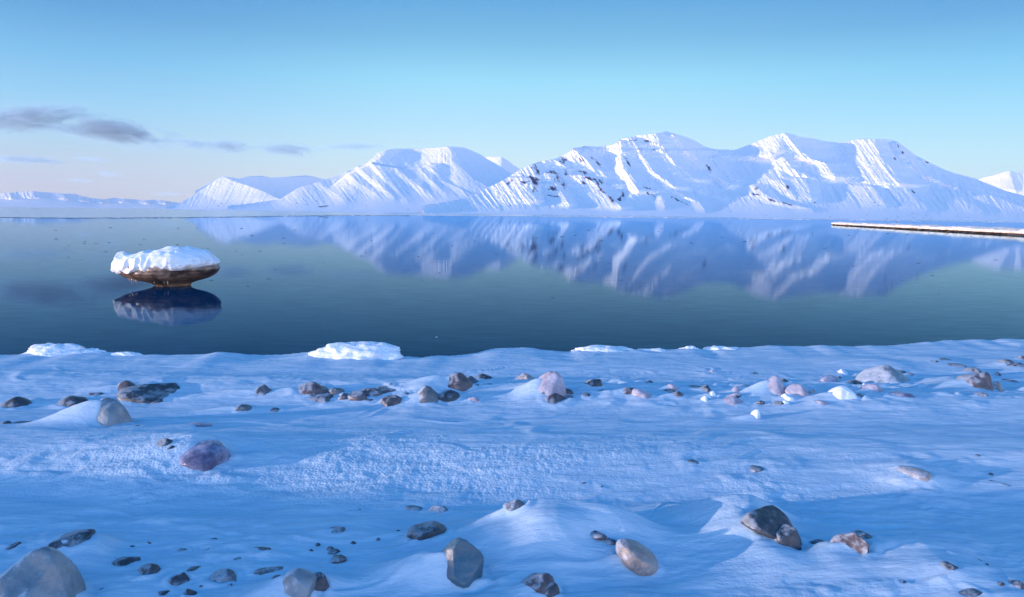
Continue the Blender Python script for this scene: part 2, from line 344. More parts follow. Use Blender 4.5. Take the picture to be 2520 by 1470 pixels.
# flat-topped mountain left of it
skyC = [(560, 508), (640, 498), (690, 490), (735, 462), (790, 446), (830, 433), (880, 410), (905, 401), (930, 376), (955, 368), (975, 366), (1040, 366), (1080, 363), (1100, 361), (1140, 363), (1160, 370), (1185, 382), (1210, 398), (1235, 412), (1275, 440), (1330, 480), (1400, 505)]
def fnC(U, V, s):
    R = np.zeros_like(U); A = lambda *a, **k: ridge(R, U, V, *a, **k)
    n = lambda L: [c1(*q) for q in L]
    R = A(n([(2205, 233), (2240, 310), (2330, 390), (2440, 450)]), 130, 70, 90, wob=2, seed=1)
    R = A(n([(1925, 242), (1880, 280), (1840, 310)]), 60, 60, 30, wob=1, seed=2)
    R = A(n([(2010, 262), (2000, 330)]), 20, 10, 40, seed=3)
    for i, (x, y, x2, y2) in enumerate(((1830, 312, 2010, 500), (1690, 350, 1850, 470), (1950, 335, 2130, 480), (2060, 335, 2200, 470), (2110, 330, 2300, 470), (2180, 400, 2340, 480), (1560, 400, 1700, 500), (2290, 370, 2420, 450), (1760, 330, 1940, 480))):
        R = A(n([(x, y), ((x+x2)/2-12, (y+y2)/2-8), (x2, y2)]), 30+7*(i % 3), 12+(i*7) % 9, 34, wob=4, seed=10+i, fade=(14, 20))
    low = smooth(s, .05, .35)
    # the front shoulder stands before the plateau
    cr = np.interp(U, [800, 860, 915, 950, 990, 1040, 1060, 1090, 1120], [470, 425, 400, 407, 413, 410, 402, 402, 420])
    R = R+170*smooth(V-cr, -1.5, 4)*smooth(U, 800, 880)*(1-smooth(U, 1060, 1115))*(1-smooth(V-cr, 8, 95))
    R = R+14*gully(U, V, .8, 12, 60, 80)*low+6*fbm(U/6., V/3., o=3, seed=81)*low
    rib = 1-np.abs(noise(U/3., V*0, seed=62))
    R = R+16*rib*blobs(U, V, [(1092, 392, 24, 18, 20)])
    return R
def rockC(U, V, s):
    st = 1-np.abs(noise((U-.95*V)/12, V/30, seed=75))
    r = .26*smooth(st, .86, 1)*smooth(V, 400, 430)*(1-smooth(V, 478, 490))*smooth(U, 850, 930)
    return r+blobs(U, V, [c1(1605, 525)+(14, 3, -4), c1(1580, 528)+(16, 2.5, 0)], .75)+blobs(U, V, [c1(1720, 375)+(14, 4, 20), c1(1890, 322)+(14, 1.5, 8), c1(2000, 338)+(22, 1.2, 0), c1(2400, 330)+(8, 5, 30), c1(1395, 497)+(12, 1.5, 5)], .36)
relief('mountain', skyC, [(560, 3600), (900, 3400), (1400, 3100)], [(560, 4000), (750, 5000), (1000, 6200), (1200, 6200), (1400, 4800)], fnC, (560, 1400), MD,
       'flat-topped snow mountain with furrowed blue slopes left of the rocky massif', nv=200, rockfn=rockC, seed=8)
# small far summit peeping between the two
relief('mountain', [(1150, 420), (1183, 387), (1205, 385), (1235, 386), (1250, 396), (1275, 414), (1330, 450)], [(1150, 7000), (1330, 7000)], [(1150, 8500), (1330, 8500)],
       lambda U, V, s: ridge(np.zeros_like(U), U, V, [(1235, 385), (1232, 440)], 190, 80, 60)+8*fbm(U/7, V/5, o=3, seed=3), (1150, 1330), MD,
       'small flat summit peeping out behind the flat-topped mountain and the massif', nv=60, seed=9, rough=(.5, .5))
# low pyramid at the left of the near range, and the dark plateau behind it
def fnB(U, V, s):
    R = ridge(np.zeros_like(U), U, V, [(548, 434), (575, 446), (640, 468), (690, 492)], 170, 130, 70, wob=2)
    return R+12*gully(U, V, -.5, 10, 50, 90)*smooth(s, .05, .3)+5*fbm(U/6, V/3, o=3, seed=6)
relief('mountain', [(408, 511), (440, 501), (475, 482), (510, 458), (535, 440), (548, 434), (566, 438), (590, 448), (620, 460), (650, 472), (672, 484), (700, 492), (760, 502)], [(408, 5200), (760, 4600)], [(408, 5400), (548, 6800), (760, 5200)], fnB, (408, 760), MD,
       'low pink-lit pyramid at the left end of the near mountain range', nv=120, seed=12,
       rockfn=lambda U, V, s: blobs(U, V, [(545, 446, 10, 4, -30), (530, 450, 6, 3, -30)], .4)+.2*smooth(fbm(U/40, V/2.5, o=3, seed=31), .2, .6)*smooth(V, 495, 503))
relief('mountain', [(480, 470), (545, 434), (556, 436), (590, 440), (615, 434), (642, 433), (668, 438), (700, 436), (722, 434), (750, 432), (775, 435), (795, 441), (840, 450), (900, 470)], [(480, 8000), (900, 8000)], [(480, 9000), (900, 9000)],
       lambda U, V, s: ridge(ridge(np.zeros_like(U), U, V, [(500, 434), (440, 500)], 1800, 200, 500), U, V, [(780, 434), (840, 500)], 40, 30, 60)+4*gully(U, V, .4, 9, 30, 95)-3.2*(U-480), (480, 900), MD,
       'shaded blue plateau behind the low pyramid', nv=60, seed=13, rough=(1.0, .7))
# mountains across the wide fjord, far left
def fnA(U, V, s):
    R = np.zeros_like(U)
    for i, (x, w_) in enumerate(((-60, 40), (20, 36), (78, 44), (150, 30), (195, 34), (250, 40), (300, 44), (352, 30), (395, 24))):
        R = ridge(R, U, V, [(x, 466), (x+14, 510)], 380, w_*.8, w_*.7, wob=5, seed=i)
    top_ = smooth(s, .52, .66)
    return (R+160*gully(U, V, .3, 9, 14, 97))*top_-4*(U+200)
relief('mountain', [(-200, 474), (0, 477), (20, 475), (45, 472), (90, 472), (130, 474), (160, 477), (185, 477), (205, 484), (225, 487), (250, 492), (262, 490), (280, 486), (300, 490), (330, 491), (352, 493), (370, 492), (392, 492), (420, 497), (470, 504)], [(-200, 15000), (470, 15000)], [(-200, 19000), (470, 19000)], fnA, (-200, 470), m_mountain('far_snow', fine=.004),
       'hazy low range with sunlit tops across the wide fjord at far left', nv=70, pw=.9, back=300, seed=14, rough=(1.6, .8))
# far right ridge behind the massif
relief('mountain', [(2380, 470), (2410, 440), (2440, 433), (2470, 424), (2482, 421), (2500, 425), (2540, 421), (2600, 426)], [(2380, 6500), (2600, 6500)], [(2380, 8200), (2600, 8200)],
       lambda U, V, s: ridge(ridge(np.zeros_like(U), U, V, [(2482, 420), (2500, 470)], 140, 60, 60, wob=4), U, V, [(2540, 420), (2520, 480)], 120, 30, 60, wob=4, seed=4)+14*gully(U, V, .5, 9, 40, 99), (2380, 2600), MD,
       'distant rocky ridge at the right edge behind the massif', nv=60, seed=15, rockfn=lambda U, V, s: blobs(U, V, [(2468, 455, 5, 9, -20), (2485, 452, 4, 8, 10), (2500, 460, 4, 9, 30)], .42))

# ------------------------------------------------------------------ water and sea ice
def m_water():
    m, nt, b = mat('water')
    P = coords(nt)
    big = nnoise(nt, .02, 4, .6, coords(nt, (1, 3, 1)))
    rip = nnoise(nt, 1, 4, .6, coords(nt, (1.0, 6.0, 1)))
    fine = nnoise(nt, 1, 3, .6, coords(nt, (6, 16, 1)))
    c = nmix(nt, mrange(nt, rip, .35, .7), (.001, .028, .070, 1), (.001, .036, .085, 1))
    n = bump(nt, fine, .0006, .25, bump(nt, rip, .0022, .3))
    N = nt.nodes; L = nt.links
    d = N.new('ShaderNodeBsdfDiffuse'); L.new(c, d.inputs['Color'])
    g = N.new('ShaderNodeBsdfGlossy'); g.inputs['Color'].default_value = (.60, .83, 1, 1); L.new(n, g.inputs['Normal'])
    L.new(mrange(nt, big, .35, .65, .004, .014), g.inputs['Roughness'])
    lw = N.new('ShaderNodeLayerWeight'); lw.inputs['Blend'].default_value = .5
    f = nmath(nt, 'MULTIPLY', nmath(nt, 'POWER', lw.outputs['Facing'], 10.6), mrange(nt, rip, .3, .7, .88, 1.08))
    mx = N.new('ShaderNodeMixShader'); L.new(f, mx.inputs[0]); L.new(d.outputs[0], mx.inputs[1]); L.new(g.outputs[0], mx.inputs[2])
    L.new(mx.outputs[0], N['Material Output'].inputs[0])
    return m
me = bpy.data.meshes.new('water')
E = 23000.0
me.from_pydata([(-E, -400, 0), (E, -400, 0), (E, E, 0), (-E, E, 0)], [], [(0, 1, 2, 3)]); me.materials.append(m_water())
tag(bpy.data.objects.new('water', me), 'calm dark teal fjord water under a skin of thin ice', None, None, 'structure'); COL.objects.link(bpy.data.objects['water'])
edge = [(-900, 150.), (0, 149), (150, 152), (300, 168), (450, 190), (600, 235), (760, 330), (900, 420), (1050, 520), (1260, 640), (1450, 700), (1700, 780), (2000, 880), (2300, 900), (2600, 900), (3200, 900)]
def edge_d(u): return np.interp(u, [q[0] for q in edge], [q[1] for q in edge])
def m_seaice():
    m, nt, b = mat('sea_ice')
    st = nnoise(nt, 1, 5, .6, coords(nt, (.004, .02, 1))); f = nnoise(nt, 1, 4, .65, coords(nt, (.03, .12, 1)))
    c = nmix(nt, mrange(nt, nmath(nt, 'ADD', nmath(nt, 'MULTIPLY', st, .6), nmath(nt, 'MULTIPLY', f, .5)), .42, .66), (.10, .2, .32, 1), (.50, .58, .70, 1))
    nt.links.new(c, b.inputs['Base Color']); b.inputs['IOR'].default_value = 1.31
    b.inputs['Roughness'].default_value = .16
    return m
us = np.concatenate([np.linspace(-900, 2700, 1200), np.linspace(2720, 3200, 10)])
dn = edge_d(us)*(1+.035*fbm(us/25, us*0, o=4, seed=3))
rows = []
for k, q in enumerate((0, .15, 1)):
    d = dn*(1-q)+q*22500; x = (us-1260)/F*d; rows.append(np.stack([x, d, np.full_like(x, .03)], -1))
rows = np.array(rows); rows[..., 0] = np.clip(rows[..., 0], -22800, 22800)
tag(mesh_grid('sea_ice', rows, m_seaice()), 'pale snow-dusted sea ice beyond the open water', None, None, 'structure')

# ------------------------------------------------------------------ foreground ground height
shore = [(-900, 880), (-200, 876), (0, 874), (120, 868), (280, 867), (400, 872), (560, 870), (640, 869), (780, 863), (900, 866), (1000, 875), (1040, 878), (1100, 873), (1180, 867), (1290, 858), (1350, 861), (1450, 861), (1600, 860), (1650, 860), (1740, 856), (1850, 854), (2050, 850), (2200, 846), (2290, 841), (2340, 834), (2520, 833), (3400, 826)]
sp_ = on_water([q[0] for q in shore], [q[1] for q in shore], .45)
def ys(x): return np.interp(x, sp_[:, 0], sp_[:, 1])
def base(x, y):
    Y = ys(x)
    z = .45+(9.1-y)*.028
    z = z+.10*np.exp(-((y-6.6+.04*x)/.55)**2)              # beach berm with the stones
    z = z-.05*np.exp(-((y-7.7)/.5)**2)
    z = z+.07*np.exp(-((y-4.9-.02*x)/.5)**2)-.05*np.exp(-((y-4.0)/.4)**2)
    z = z+.020*fbm(x/1.6, y/.9, o=3, seed=11)
    z = np.where(y > 9.1, .45+.0*y, z) if False else z
    z = z+0.62*np.exp(-(np.abs((x+7.2)/1.3))**2.5)*smooth(y, -6, -3)*(1-smooth(y, 1.6, 4.9))*(1+.25*noise(y/1.1, x*.3, seed=77))  # snow bank added out of view at left to shade the near snow
    t = y-Y
    top = .45+.02*noise(x*1.3, y*0, seed=5)+.015*noise(x*4, y*0, seed=6)
    z = z+(top-z)*smooth(t, -1.3, -.15)
    z = z-smooth(t, -.02, .10)*.30-smooth(t, .05, .7)*.9
    return z
def ground0(u, v, n=40):
    """ray from the camera through a picture point to the snow"""
    d = ray(u, v); lo, hi = 1.0, 14.0
    ts = np.linspace(lo, hi, 1300)
    p = d[None]*(ts/d[1])[:, None]+np.array([0, 0, CH])
    z = mound_z(p[:, 0], p[:, 1])
    k = np.argmax(p[:, 2] < z)
    return p[k] if p[k, 2] < z[k] else on_water(u, v, .45)
MOUNDS = []
def mound_z(x, y):
    z = base(x, y)
    wx = .16*fbm(x*1.3+5, y*1.8, o=3, seed=301); wy = .12*fbm(x*1.7, y*2.2+9, o=3, seed=302); ridg = 1-np.abs(noise(x*1.6+y*.8, y*3.2, seed=303))
    for (cx, cy, lx, rx, ny, fy, H, rot) in MOUNDS:
        ca, sa = math.cos(rot), math.sin(rot)
        dx = (x+wx-cx)*ca+(y+wy-cy)*sa; dy = -(x+wx-cx)*sa+(y+wy-cy)*ca
        a = np.where(dx < 0, dx/lx, dx/rx); b = np.where(dy < 0, dy/ny, dy/fy)
        r2 = a*a+b*b
        z = z+H*np.exp(-r2*1.3)*(.88+.12*ridg)
    return z
def add_mound(u, v, wl, wr, near, far, H, rot=0):
    p = ground0(u, v); s = p[1]/F
    MOUNDS.append((p[0], p[1], wl*s, wr*s, near, far, H, R_(rot)))
# u, v of the crest; half widths in picture units; near/far extent in metres; height
for a in ((1440, 1330, 300, 190, .35, .14, .19, -8), (1830, 1290, 260, 120, .5, .16, .19, -10), (2310, 1400, 120, 150, .28, .3, .07, -20), (1300, 1275, 220, 130, .22, .08, .07, 4),
          (1040, 1400, 130, 90, .16, .14, .08, 10), (480, 1105, 190, 80, .40, .3, .09, 5), (200, 1350, 150, 60, .2, .12, .06, 8), (690, 1450, 120, 120, .12, .12, .05, 15),
          (2230, 1160, 130, 60, .3, .2, .06, 0), (2100, 1390, 220, 200, .4, .3, .05, 0), (1330, 960, 60, 50, .3, .3, .06, 0), (1060, 955, 130, 60, .35, .3, .05, 0), (2310, 950, 110, 60, .45, .3, .11, 0), (2160, 895, 170, 100, .4, .4, .05, 0), (2300, 890, 90, 60, .4, .4, .06, 0), (2480, 900, 60, 90, .4, .4, .06, 0)):
    add_mound(*a)
DRIFTS = []
def drift_z(x, y, skip=None):
    z = mound_z(x, y); add = np.zeros_like(z)
    for i, (cx, cy, L, wc, H, rr, zb, rot) in enumerate(DRIFTS):
        ca, sa = math.cos(rot), math.sin(rot)
        dx = (x-cx)*ca+(y-cy)*sa; dy = -(x-cx)*sa+(y-cy)*ca
        al = np.where(dx < 0, smooth(dx, -L, -.02*L)**1.15, 1-smooth(dx, 0, rr))
        wd = wc*(.55+.45*np.clip(-dx/L, 0, 1)); wd = np.where(dx < 0, wd, wc*.55)
        g = np.exp(-(np.abs(dy)/wd)**1.7)
        add = np.maximum(add, H*al*g)
    for k_, (cx, cy, a, b, hc) in enumerate(COLLARS):
        near = (np.abs(x-cx) < a*2.2) & (np.abs(y-cy) < b*2.6+.05)
        if not near.any(): continue
        xs, yy2 = x[near], y[near]
        r_ = np.sqrt(((xs-cx)/a)**2+((yy2-cy)/b)**2)
        nn = fbm(xs*9+k_, yy2*9, o=3, seed=200)
        r_ = r_+.22*nn
        add[near] = np.maximum(add[near], hc*np.exp(-((r_-1.02)/.3)**2)*(.6+.9*nn))
    bandr = np.exp(-((y-6.9)/.75)**2)*(.35+.65*smooth(x, -.5, 1.5))+.5*smooth(y, 5.2, 4.2)*(.3+.7*smooth(np.abs(x), .6, 1.6))
    z = z+add+.075*bandr*np.clip(fbm(x*2.6, y*4.2, o=4, seed=310, g=.6)+.02, 0, 1)
    for (cx, cy, a, b, dp) in MOATS:
        r = np.sqrt(((x-cx)/a)**2+((y-cy)/b)**2)
        z = z-dp*np.exp(-((r-1.12)/.22)**2)*smooth(x-cx, -a*.4, a*.5)
    return z
MOATS = []; COLLARS = []
# ------------------------------------------------------------------ stones
rng = random.Random(4)
def ico(sub):
    import bmesh
    bm = bmesh.new(); bmesh.ops.create_icosphere(bm, subdivisions=sub, radius=1)
    V = np.array([v.co[:] for v in bm.verts]); Fc = [[v.index for v in f.verts] for f in bm.faces]; bm.free(); return V, Fc
ICO = {k: ico(k) for k in (2, 3, 4, 5)}
def stone_mesh(name, half, seed, ang=.4, lump=.18, sub=4, mat_=None, sharp=9):
    V, Fc = ICO[sub]; V = V.copy(); rs = np.random.RandomState(seed)
    # facets: planes cutting the ball
    if ang > 0:
        for k in range(sharp):
            nrm = rs.normal(size=3); nrm /= np.linalg.norm(nrm); d = 1-ang*rs.uniform(.25, .9)
            e = V@nrm-d; V = V-np.outer(np.where(e > 0, e*.93, 0), nrm)
    o = rs.uniform(0, 50, 3)
    n = fbm(V[:, 0]*1.1+o[0], V[:, 1]*1.1+o[1], V[:, 2]*1.1+o[2], o=2, seed=seed)
    n2 = fbm(V[:, 0]*4+o[1], V[:, 1]*4+o[2], V[:, 2]*4+o[0], o=3, seed=seed+5)
    n3 = fbm(V[:, 0]*9+o[2], V[:, 1]*9+o[0], V[:, 2]*9+o[1], o=2, seed=seed+8)
    V = V*(1+lump*n+lump*.26*n2+.018*n3)[:, None]
    if half[2] > .62*half[0]: V[:, :2] *= (1-.30*V[:, 2:3]-.10*V[:, 2:3]**2)
    V = V*np.array(half)
    me = bpy.data.meshes.new(name); me.from_pydata(V.tolist(), [], Fc)
    me.polygons.foreach_set('use_smooth', [True]*len(me.polygons)); me.materials.append(mat_); return me
# cx, cy, w, h, material, tilt, drift height (share of stone height), drift length (stone widths), angular, label, cat
ST = [
 (40,992,80,30,DARK,0,.0,0,.3,'low dark stone on the left edge of the beach, level with the big upright boulder'),
 (182,988,76,26,DARK,0,.2,.8,.3,'dark flat stone just left of the top of the big upright boulder'),
 (238,971,60,16,BROWN,5,.0,0,.5,'thin brown slab between the small domed stone and the big upright boulder'),
 (308,951,66,30,BROWN,0,.6,1.2,.3,'domed brown-grey stone behind the big upright boulder'),
 (378,966,150,42,DARK,0,.0,0,.5,'wide dark low slab right of and behind the big upright boulder'),
 (385,984,58,22,BROWN,-6,.3,1,.5,'small brownish stone at the front foot of the wide dark slab'),
 (268,1012,100,90,GLAZE,0,.95,1.5,.25,'big upright ice-glazed grey boulder with snow banked on its left side'),
 (62,1041,115,15,BROWN,8,.0,0,.5,'long thin dark stone strip in the snow left of the big upright boulder'),
 (12,1041,26,14,DARK,0,.0,0,.5,'small dark stone at the left picture edge below the dark low stone'),
 (333,1050,46,10,DARK,8,.0,0,.5,'thin dark stone sliver right of the foot of the big upright boulder'),
 (648,962,64,30,GREY,0,.7,1.6,.25,'lone rounded grey stone between the wide dark slab and the brown stone cluster'),
 (597,1003,46,26,GREY,0,.7,2,.25,'small round grey stone below the lone rounded grey stone'),
 (668,1010,52,14,DARK,0,.0,0,.6,'small flat jagged dark stone right of the small round grey one'),
 (488,1050,76,22,PURP,0,.6,.7,.2,'blue iced-over stone behind the glassy purple boulder'),
 (402,1088,44,28,DARK,15,.4,.8,.6,'dark knobbly stone in the snow left of the glassy purple boulder'),
 (422,1103,26,20,DARK,0,.2,.6,.4,'small dark stone touching the knobbly one, nearer to the glassy purple boulder'),
 (478,1077,12,7,DARK,0,0,0,.4,'tiny dark pebble just above the glassy purple boulder'),
 (462,1112,52,26,BROWN,10,.2,.6,.6,'reddish brown rock patch at the left end of the glassy purple boulder'),
 (508,1118,142,54,PURP,-24,.5,.9,.35,'large glassy purple ice-coated boulder half sunk in the snow at left'),
 (768,957,96,38,BROWN,0,.7,1.2,.2,'broad domed brown-grey stone at the left end of the beach stone cluster'),
 (800,980,84,26,BROWN,-10,.0,0,.5,'flat brown patch of rock at the foot of the broad domed stone'),
 (826,962,42,22,GREY,0,.2,.5,.3,'small grey stone right beside the broad domed stone'),
 (848,976,38,24,BROWN,0,.2,.5,.3,'small brown round stone in the row right of the broad domed stone'),
 (878,974,60,30,BROWN,5,.2,.4,.4,'brown stone in the middle of the stone cluster, tallest of its row'),
 (912,966,56,28,BROWN,0,.2,.5,.4,'rounded brown stone right of the tallest one in the cluster row'),
 (905,984,36,12,DARK,0,.0,0,.4,'small dark stone under the front of the cluster row'),
 (955,958,106,18,BROWN,8,.3,.3,.5,'long thin brown stone spit rising right from the stone cluster'),
 (968,984,54,34,BROWN,-32,.3,.6,.35,'brownish slanted stone at the lower right of the stone cluster'),
 (1050,968,60,48,GREY,0,.7,1.0,.2,'smooth egg-shaped grey boulder right of the stone cluster'),
 (1122,939,84,46,BROWN,-8,.75,1.1,.2,'domed brown stone with snow on its left, behind the egg-shaped boulder'),
 (1158,936,60,26,GREY,-12,.1,.4,.3,'grey stone leaning on the right side of the domed brown stone'),
 (1188,926,54,30,DARK,-10,.2,.5,.3,'dark rounded stone rearmost of the middle group'),
 (1104,970,54,32,DARK,0,.1,.4,.5,'dark angular stone right of the egg-shaped boulder'),
 (1195,947,70,11,BROWN,-8,.0,0,.5,'thin dark brown strip of stone under the dark rounded stone'),
 (1292,926,48,30,TAN,0,.1,.4,.5,'tan block with a square top left of the snow-clad boulder'),
 (1352,940,84,64,PINK,-20,.6,.7,.25,'pinkish glazed boulder with bright snow on its left, centre of the beach'),
 (1366,982,72,26,BROWN,-18,.3,.5,.4,'slanted brown stone at the foot of the pinkish glazed boulder'),
 (1396,975,40,14,DARK,-10,.0,0,.4,'small dark stone tucked right of the slanted brown stone'),
 (1461,938,42,36,DARK,-28,.1,.4,.4,'lone dark leaning stone right of the pinkish glazed boulder'),
 (1546,960,52,30,BROWN,0,.8,1.4,.4,'brown stone on a snow drift right of the lone leaning stone'),
 (1582,968,50,26,PINK,-30,.3,.4,.2,'pale pink iced stone touching the brown stone on the drift'),
 (1597,941,34,12,BROWN,-10,.2,1,.4,'little brown stone behind the pale pink iced stone'),
 (1668,970,32,20,BROWN,-15,.9,2,.4,'small brown stone topping a white drift left of the mid-right stones'),
 (1715,955,58,14,DARK,-6,.2,.6,.4,'flat dark stone behind the drift with the small brown stone'),
 (1757,948,42,15,BROWN,-6,.2,.8,.4,'small flat brown stone right of the flat dark one'),
 (1848,921,110,11,DARK,-4,.2,.3,.5,'long flat dark strip of stone farthest back at mid-right'),
 (1900,948,66,48,PINK,-12,.95,1.0,.35,'pointed pinkish glazed stone with snow up its left side'),
 (1928,936,32,15,DARK,-18,.0,0,.4,'small dark stone behind the pointed pinkish stone'),
 (1862,962,30,20,BROWN,-15,.6,2,.3,'small round brown stone at the left foot of the pointed pinkish stone'),
 (1962,957,60,38,PINK,-10,.2,.5,.25,'pale lilac ice block right of the pointed pinkish stone'),
 (1999,963,22,18,TAN,0,.2,.6,.5,'small orange-tinted ice bit right of the pale lilac ice block'),
 (1800,984,62,24,PINK,0,.5,1,.25,'low pinkish iced stone near the front edge of the mid-right stones'),
 (1872,990,18,9,DARK,0,0,0,.3,'tiny dark pebble right of the low pinkish iced stone'),
 (1914,992,34,12,DARK,-12,.2,.8,.4,'small dark oval stone right of the tiny pebble'),
 (2073,968,66,36,WHITE,-20,.6,1.2,.35,'bright white snow-crusted ice lump at the front of the right-hand stones'),
 (2105,948,44,14,DARK,-10,.1,.5,.4,'dark flat stone behind the bright white ice lump'),
 (2035,935,70,24,PINK,0,.3,.5,.6,'pale angular slab of ice behind the white ice lump'),
 (2078,918,60,22,WHITE,-16,.3,.5,.7,'tilted white ice slab leaning behind the right-hand stones'),
 (2172,930,128,50,GLAZE,-10,.2,.4,.2,'large smooth pale grey boulder among the right-hand stones'),
 (2150,955,50,28,PINK,-22,.4,.7,.3,'pinkish stone in front of the large smooth pale grey boulder'),
 (2216,972,66,22,PURP,-8,.3,.5,.4,'bluish iced stone in front right of the large pale grey boulder'),
 (2190,911,60,12,DARK,-10,.1,.4,.5,'dark flat stone behind the large pale grey boulder'),
 (2318,884,50,10,DARK,-12,.2,.4,.5,'dark strip of stone on the rear right drift, upper one'),
 (2345,898,56,11,DARK,-24,.1,.4,.5,'dark strip of stone on the rear right drift, lower one'),
 (2304,891,26,10,DARK,-5,.1,.4,.5,'short dark stone at the left end of the rear right drift'),
 (2392,912,56,22,DARK,-14,.2,.4,.4,'dark stone behind the big brown boulder at right'),
 (2402,936,86,54,BROWN,-30,.6,1.4,.25,'big brown glazed boulder with a long snow drift on its left'),
 (2446,948,46,32,TAN,-20,.1,.3,.25,'rounded tan stone fused to the right side of the big brown boulder'),
 (2452,922,32,14,BROWN,-5,.2,.5,.4,'small brown stone right behind the big brown boulder'),
 (2476,889,38,12,DARK,-8,.2,.8,.4,'small dark stone near the right edge, rear of the beach'),
 (2500,897,44,10,DARK,-10,.2,.6,.4,'thin dark stone at the right edge behind the brown boulder'),
 (2514,880,22,14,BROWN,0,.2,.6,.4,'brown stone cut by the right picture edge'),
 (2482,939,54,12,DARK,-12,.1,.5,.5,'dark strip right of the rounded tan stone'),
 (2238,922,20,9,DARK,0,0,0,.4,'tiny dark stone right of the large pale grey boulder'),
 (1858,1022,30,22,WHITE,-10,.9,2.2,.6,'white ice chunk with a snow tail in front of the mid-right stones'),
 (1706,1138,38,13,DARK,-4,.3,.8,.4,'small dark stone alone on the open snow, centre right'),
 (1858,1153,46,16,DARK,-28,.3,.4,.5,'slanting dark sliver of stone alone right of the small dark stone'),
 (1435,1191,24,8,DARK,-4,.2,.8,.4,'tiny flat dark stone alone in the middle of the snow'),
 (1480,1199,14,6,DARK,-20,.2,.8,.4,'pebble just right of the tiny flat dark stone'),
 (2250,1170,76,28,TAN,-26,.6,1.2,.2,'tan elongated glazed stone alone on the snow at right'),
 (2405,1122,26,9,DARK,-2,.2,.6,.4,'small dark stone alone on the far right snow'),
 (2450,1190,58,9,DARK,-22,.3,.4,.5,'thin dark sliver of stone at far right'),
 (2440,1167,12,6,DARK,-20,.2,.4,.5,'pebble just above the thin dark sliver at far right'),
 (885,1257,18,6,DARK,8,.2,.6,.4,'pebble alone on the snow above the front left stones'),
 (1015,1252,54,18,GREY,0,.3,.6,.3,'small flat grey stone behind the large dark block'),
 (1080,1257,54,30,GREY,15,.2,.4,.5,'grey notched stone between the flat grey stone and the round one'),
 (1271,1243,58,36,GREY,-8,.7,.9,.25,'round grey stone on a snow ridge, front centre'),
 (1060,1312,106,58,DARK,-6,.1,.3,.6,'large dark angular block at the front centre'),
 (828,1310,72,24,GREY,-8,.6,.7,.3,'flat grey stone left of the large dark angular block'),
 (980,1309,22,7,DARK,6,.1,.4,.4,'pebble close to the left side of the large dark block'),
 (870,1336,16,7,DARK,6,.1,.4,.4,'pebble under the flat grey stone'),
 (930,1327,10,7,DARK,0,.1,.4,.4,'tiny pebble between the flat grey stone and the large dark block'),
 (782,1342,12,6,DARK,0,.1,.4,.4,'tiny pebble below left of the flat grey stone'),
 (640,1360,58,30,GREY,-2,.2,.4,.4,'oval grey stone highest of the front left scatter'),
 (578,1382,72,24,GREY,6,.4,.4,.4,'pointed grey slab left below the oval grey stone'),
 (545,1373,60,9,DARK,8,.1,.3,.5,'dark crack-like sliver above the pointed grey slab'),
 (520,1357,36,15,DARK,2,.2,.4,.4,'small dark stone behind the pointed grey slab'),
 (188,1334,110,46,DARK,4,.85,.8,.55,'dark peaked stone with a snow wedge on its left, front left'),
 (152,1358,14,10,DARK,30,.1,.4,.5,'pebble at the lower left tip of the dark peaked stone'),
 (22,1351,50,26,DARK,25,.6,.8,.5,'dark stone at the left edge above the giant glazed boulder'),
 (325,1383,100,38,DARK,8,.2,.3,.5,'flat dark stone right of the giant glazed boulder'),
 (362,1412,72,46,DARK,24,.1,.3,.4,'dark oval stone tilted up to the right, below the flat dark stone'),
 (470,1407,84,26,BROWN,10,.1,.3,.4,'dark red-brown stone in the middle of the front left scatter'),
 (440,1425,56,44,DARK,10,.1,.3,.4,'blackest stone of the front left scatter, left of the red-brown one'),
 (545,1425,84,44,GREY,14,.3,.3,.5,'grey angular stone in the front left scatter beside the pink-drifted boulder'),
 (665,1408,96,26,GREY,14,.5,.4,.5,'long grey stone tilted up to the right above the twin-toned boulder'),
 (735,1432,96,66,GLAZE,10,.6,.9,.35,'grey glazed left half of the twin boulder at the front left'),
 (782,1432,58,60,DARK,-6,.0,0,.5,'black right half of the twin boulder at the front left'),
 (90,1450,218,178,GLAZE,-12,.15,.3,.2,'giant ice-glazed boulder in the lower left corner'),
 (400,1466,60,22,DARK,10,.1,.3,.5,'dark stone at the bottom edge under the blackest stone'),
 (470,1462,34,34,DARK,20,.1,.3,.5,'dark upright stone at the bottom edge right of its dark neighbour'),
 (1135,1394,128,90,TEAL,0,.7,1.1,.38,'smooth teal-grey boulder with a snow wedge on its left, front centre'),
 (1330,1436,86,70,BROWN,-20,.5,.7,.35,'dark brown boulder peeping through snow at the bottom centre'),
 (1352,1452,50,50,DARK,-20,.0,0,.3,'dark glassy right half of the boulder at the bottom centre'),
 (1566,1384,112,62,TAN,-36,.35,.5,.2,'long smooth grey-tan boulder sloping down right, front centre right'),
 (1455,1312,70,18,BROWN,-20,.5,.5,.5,'brown rock crest showing on top of the front centre snow mound'),
 (1500,1332,50,12,BROWN,-26,.3,.4,.4,'narrow brown rock between the mound crest and the long smooth boulder'),
 (1898,1300,158,76,DARK,-34,.15,.6,.6,'large dark wedge-shaped rock on the right-hand snow mound'),
 (1935,1325,70,50,DARK,-30,.0,0,.5,'lower dark end of the wedge-shaped rock, a separate lump'),
 (2105,1346,100,60,BROWN,-8,.55,.9,.55,'dark purple-brown rock half under snow, right of the wedge-shaped rock'),
 (2125,1328,64,36,GREY,-25,.2,.4,.3,'rounded grey stone resting against the purple-brown rock'),
 (2020,1334,56,14,DARK,-2,.1,.3,.5,'flat dark stone left of the purple-brown rock'),
 (2348,1397,56,26,DARK,-18,.3,.4,.4,'dark oval stone alone in the lower right snow'),
 (2412,1381,18,10,DARK,-40,.1,.4,.4,'pebble right of the dark oval stone, upper one'),
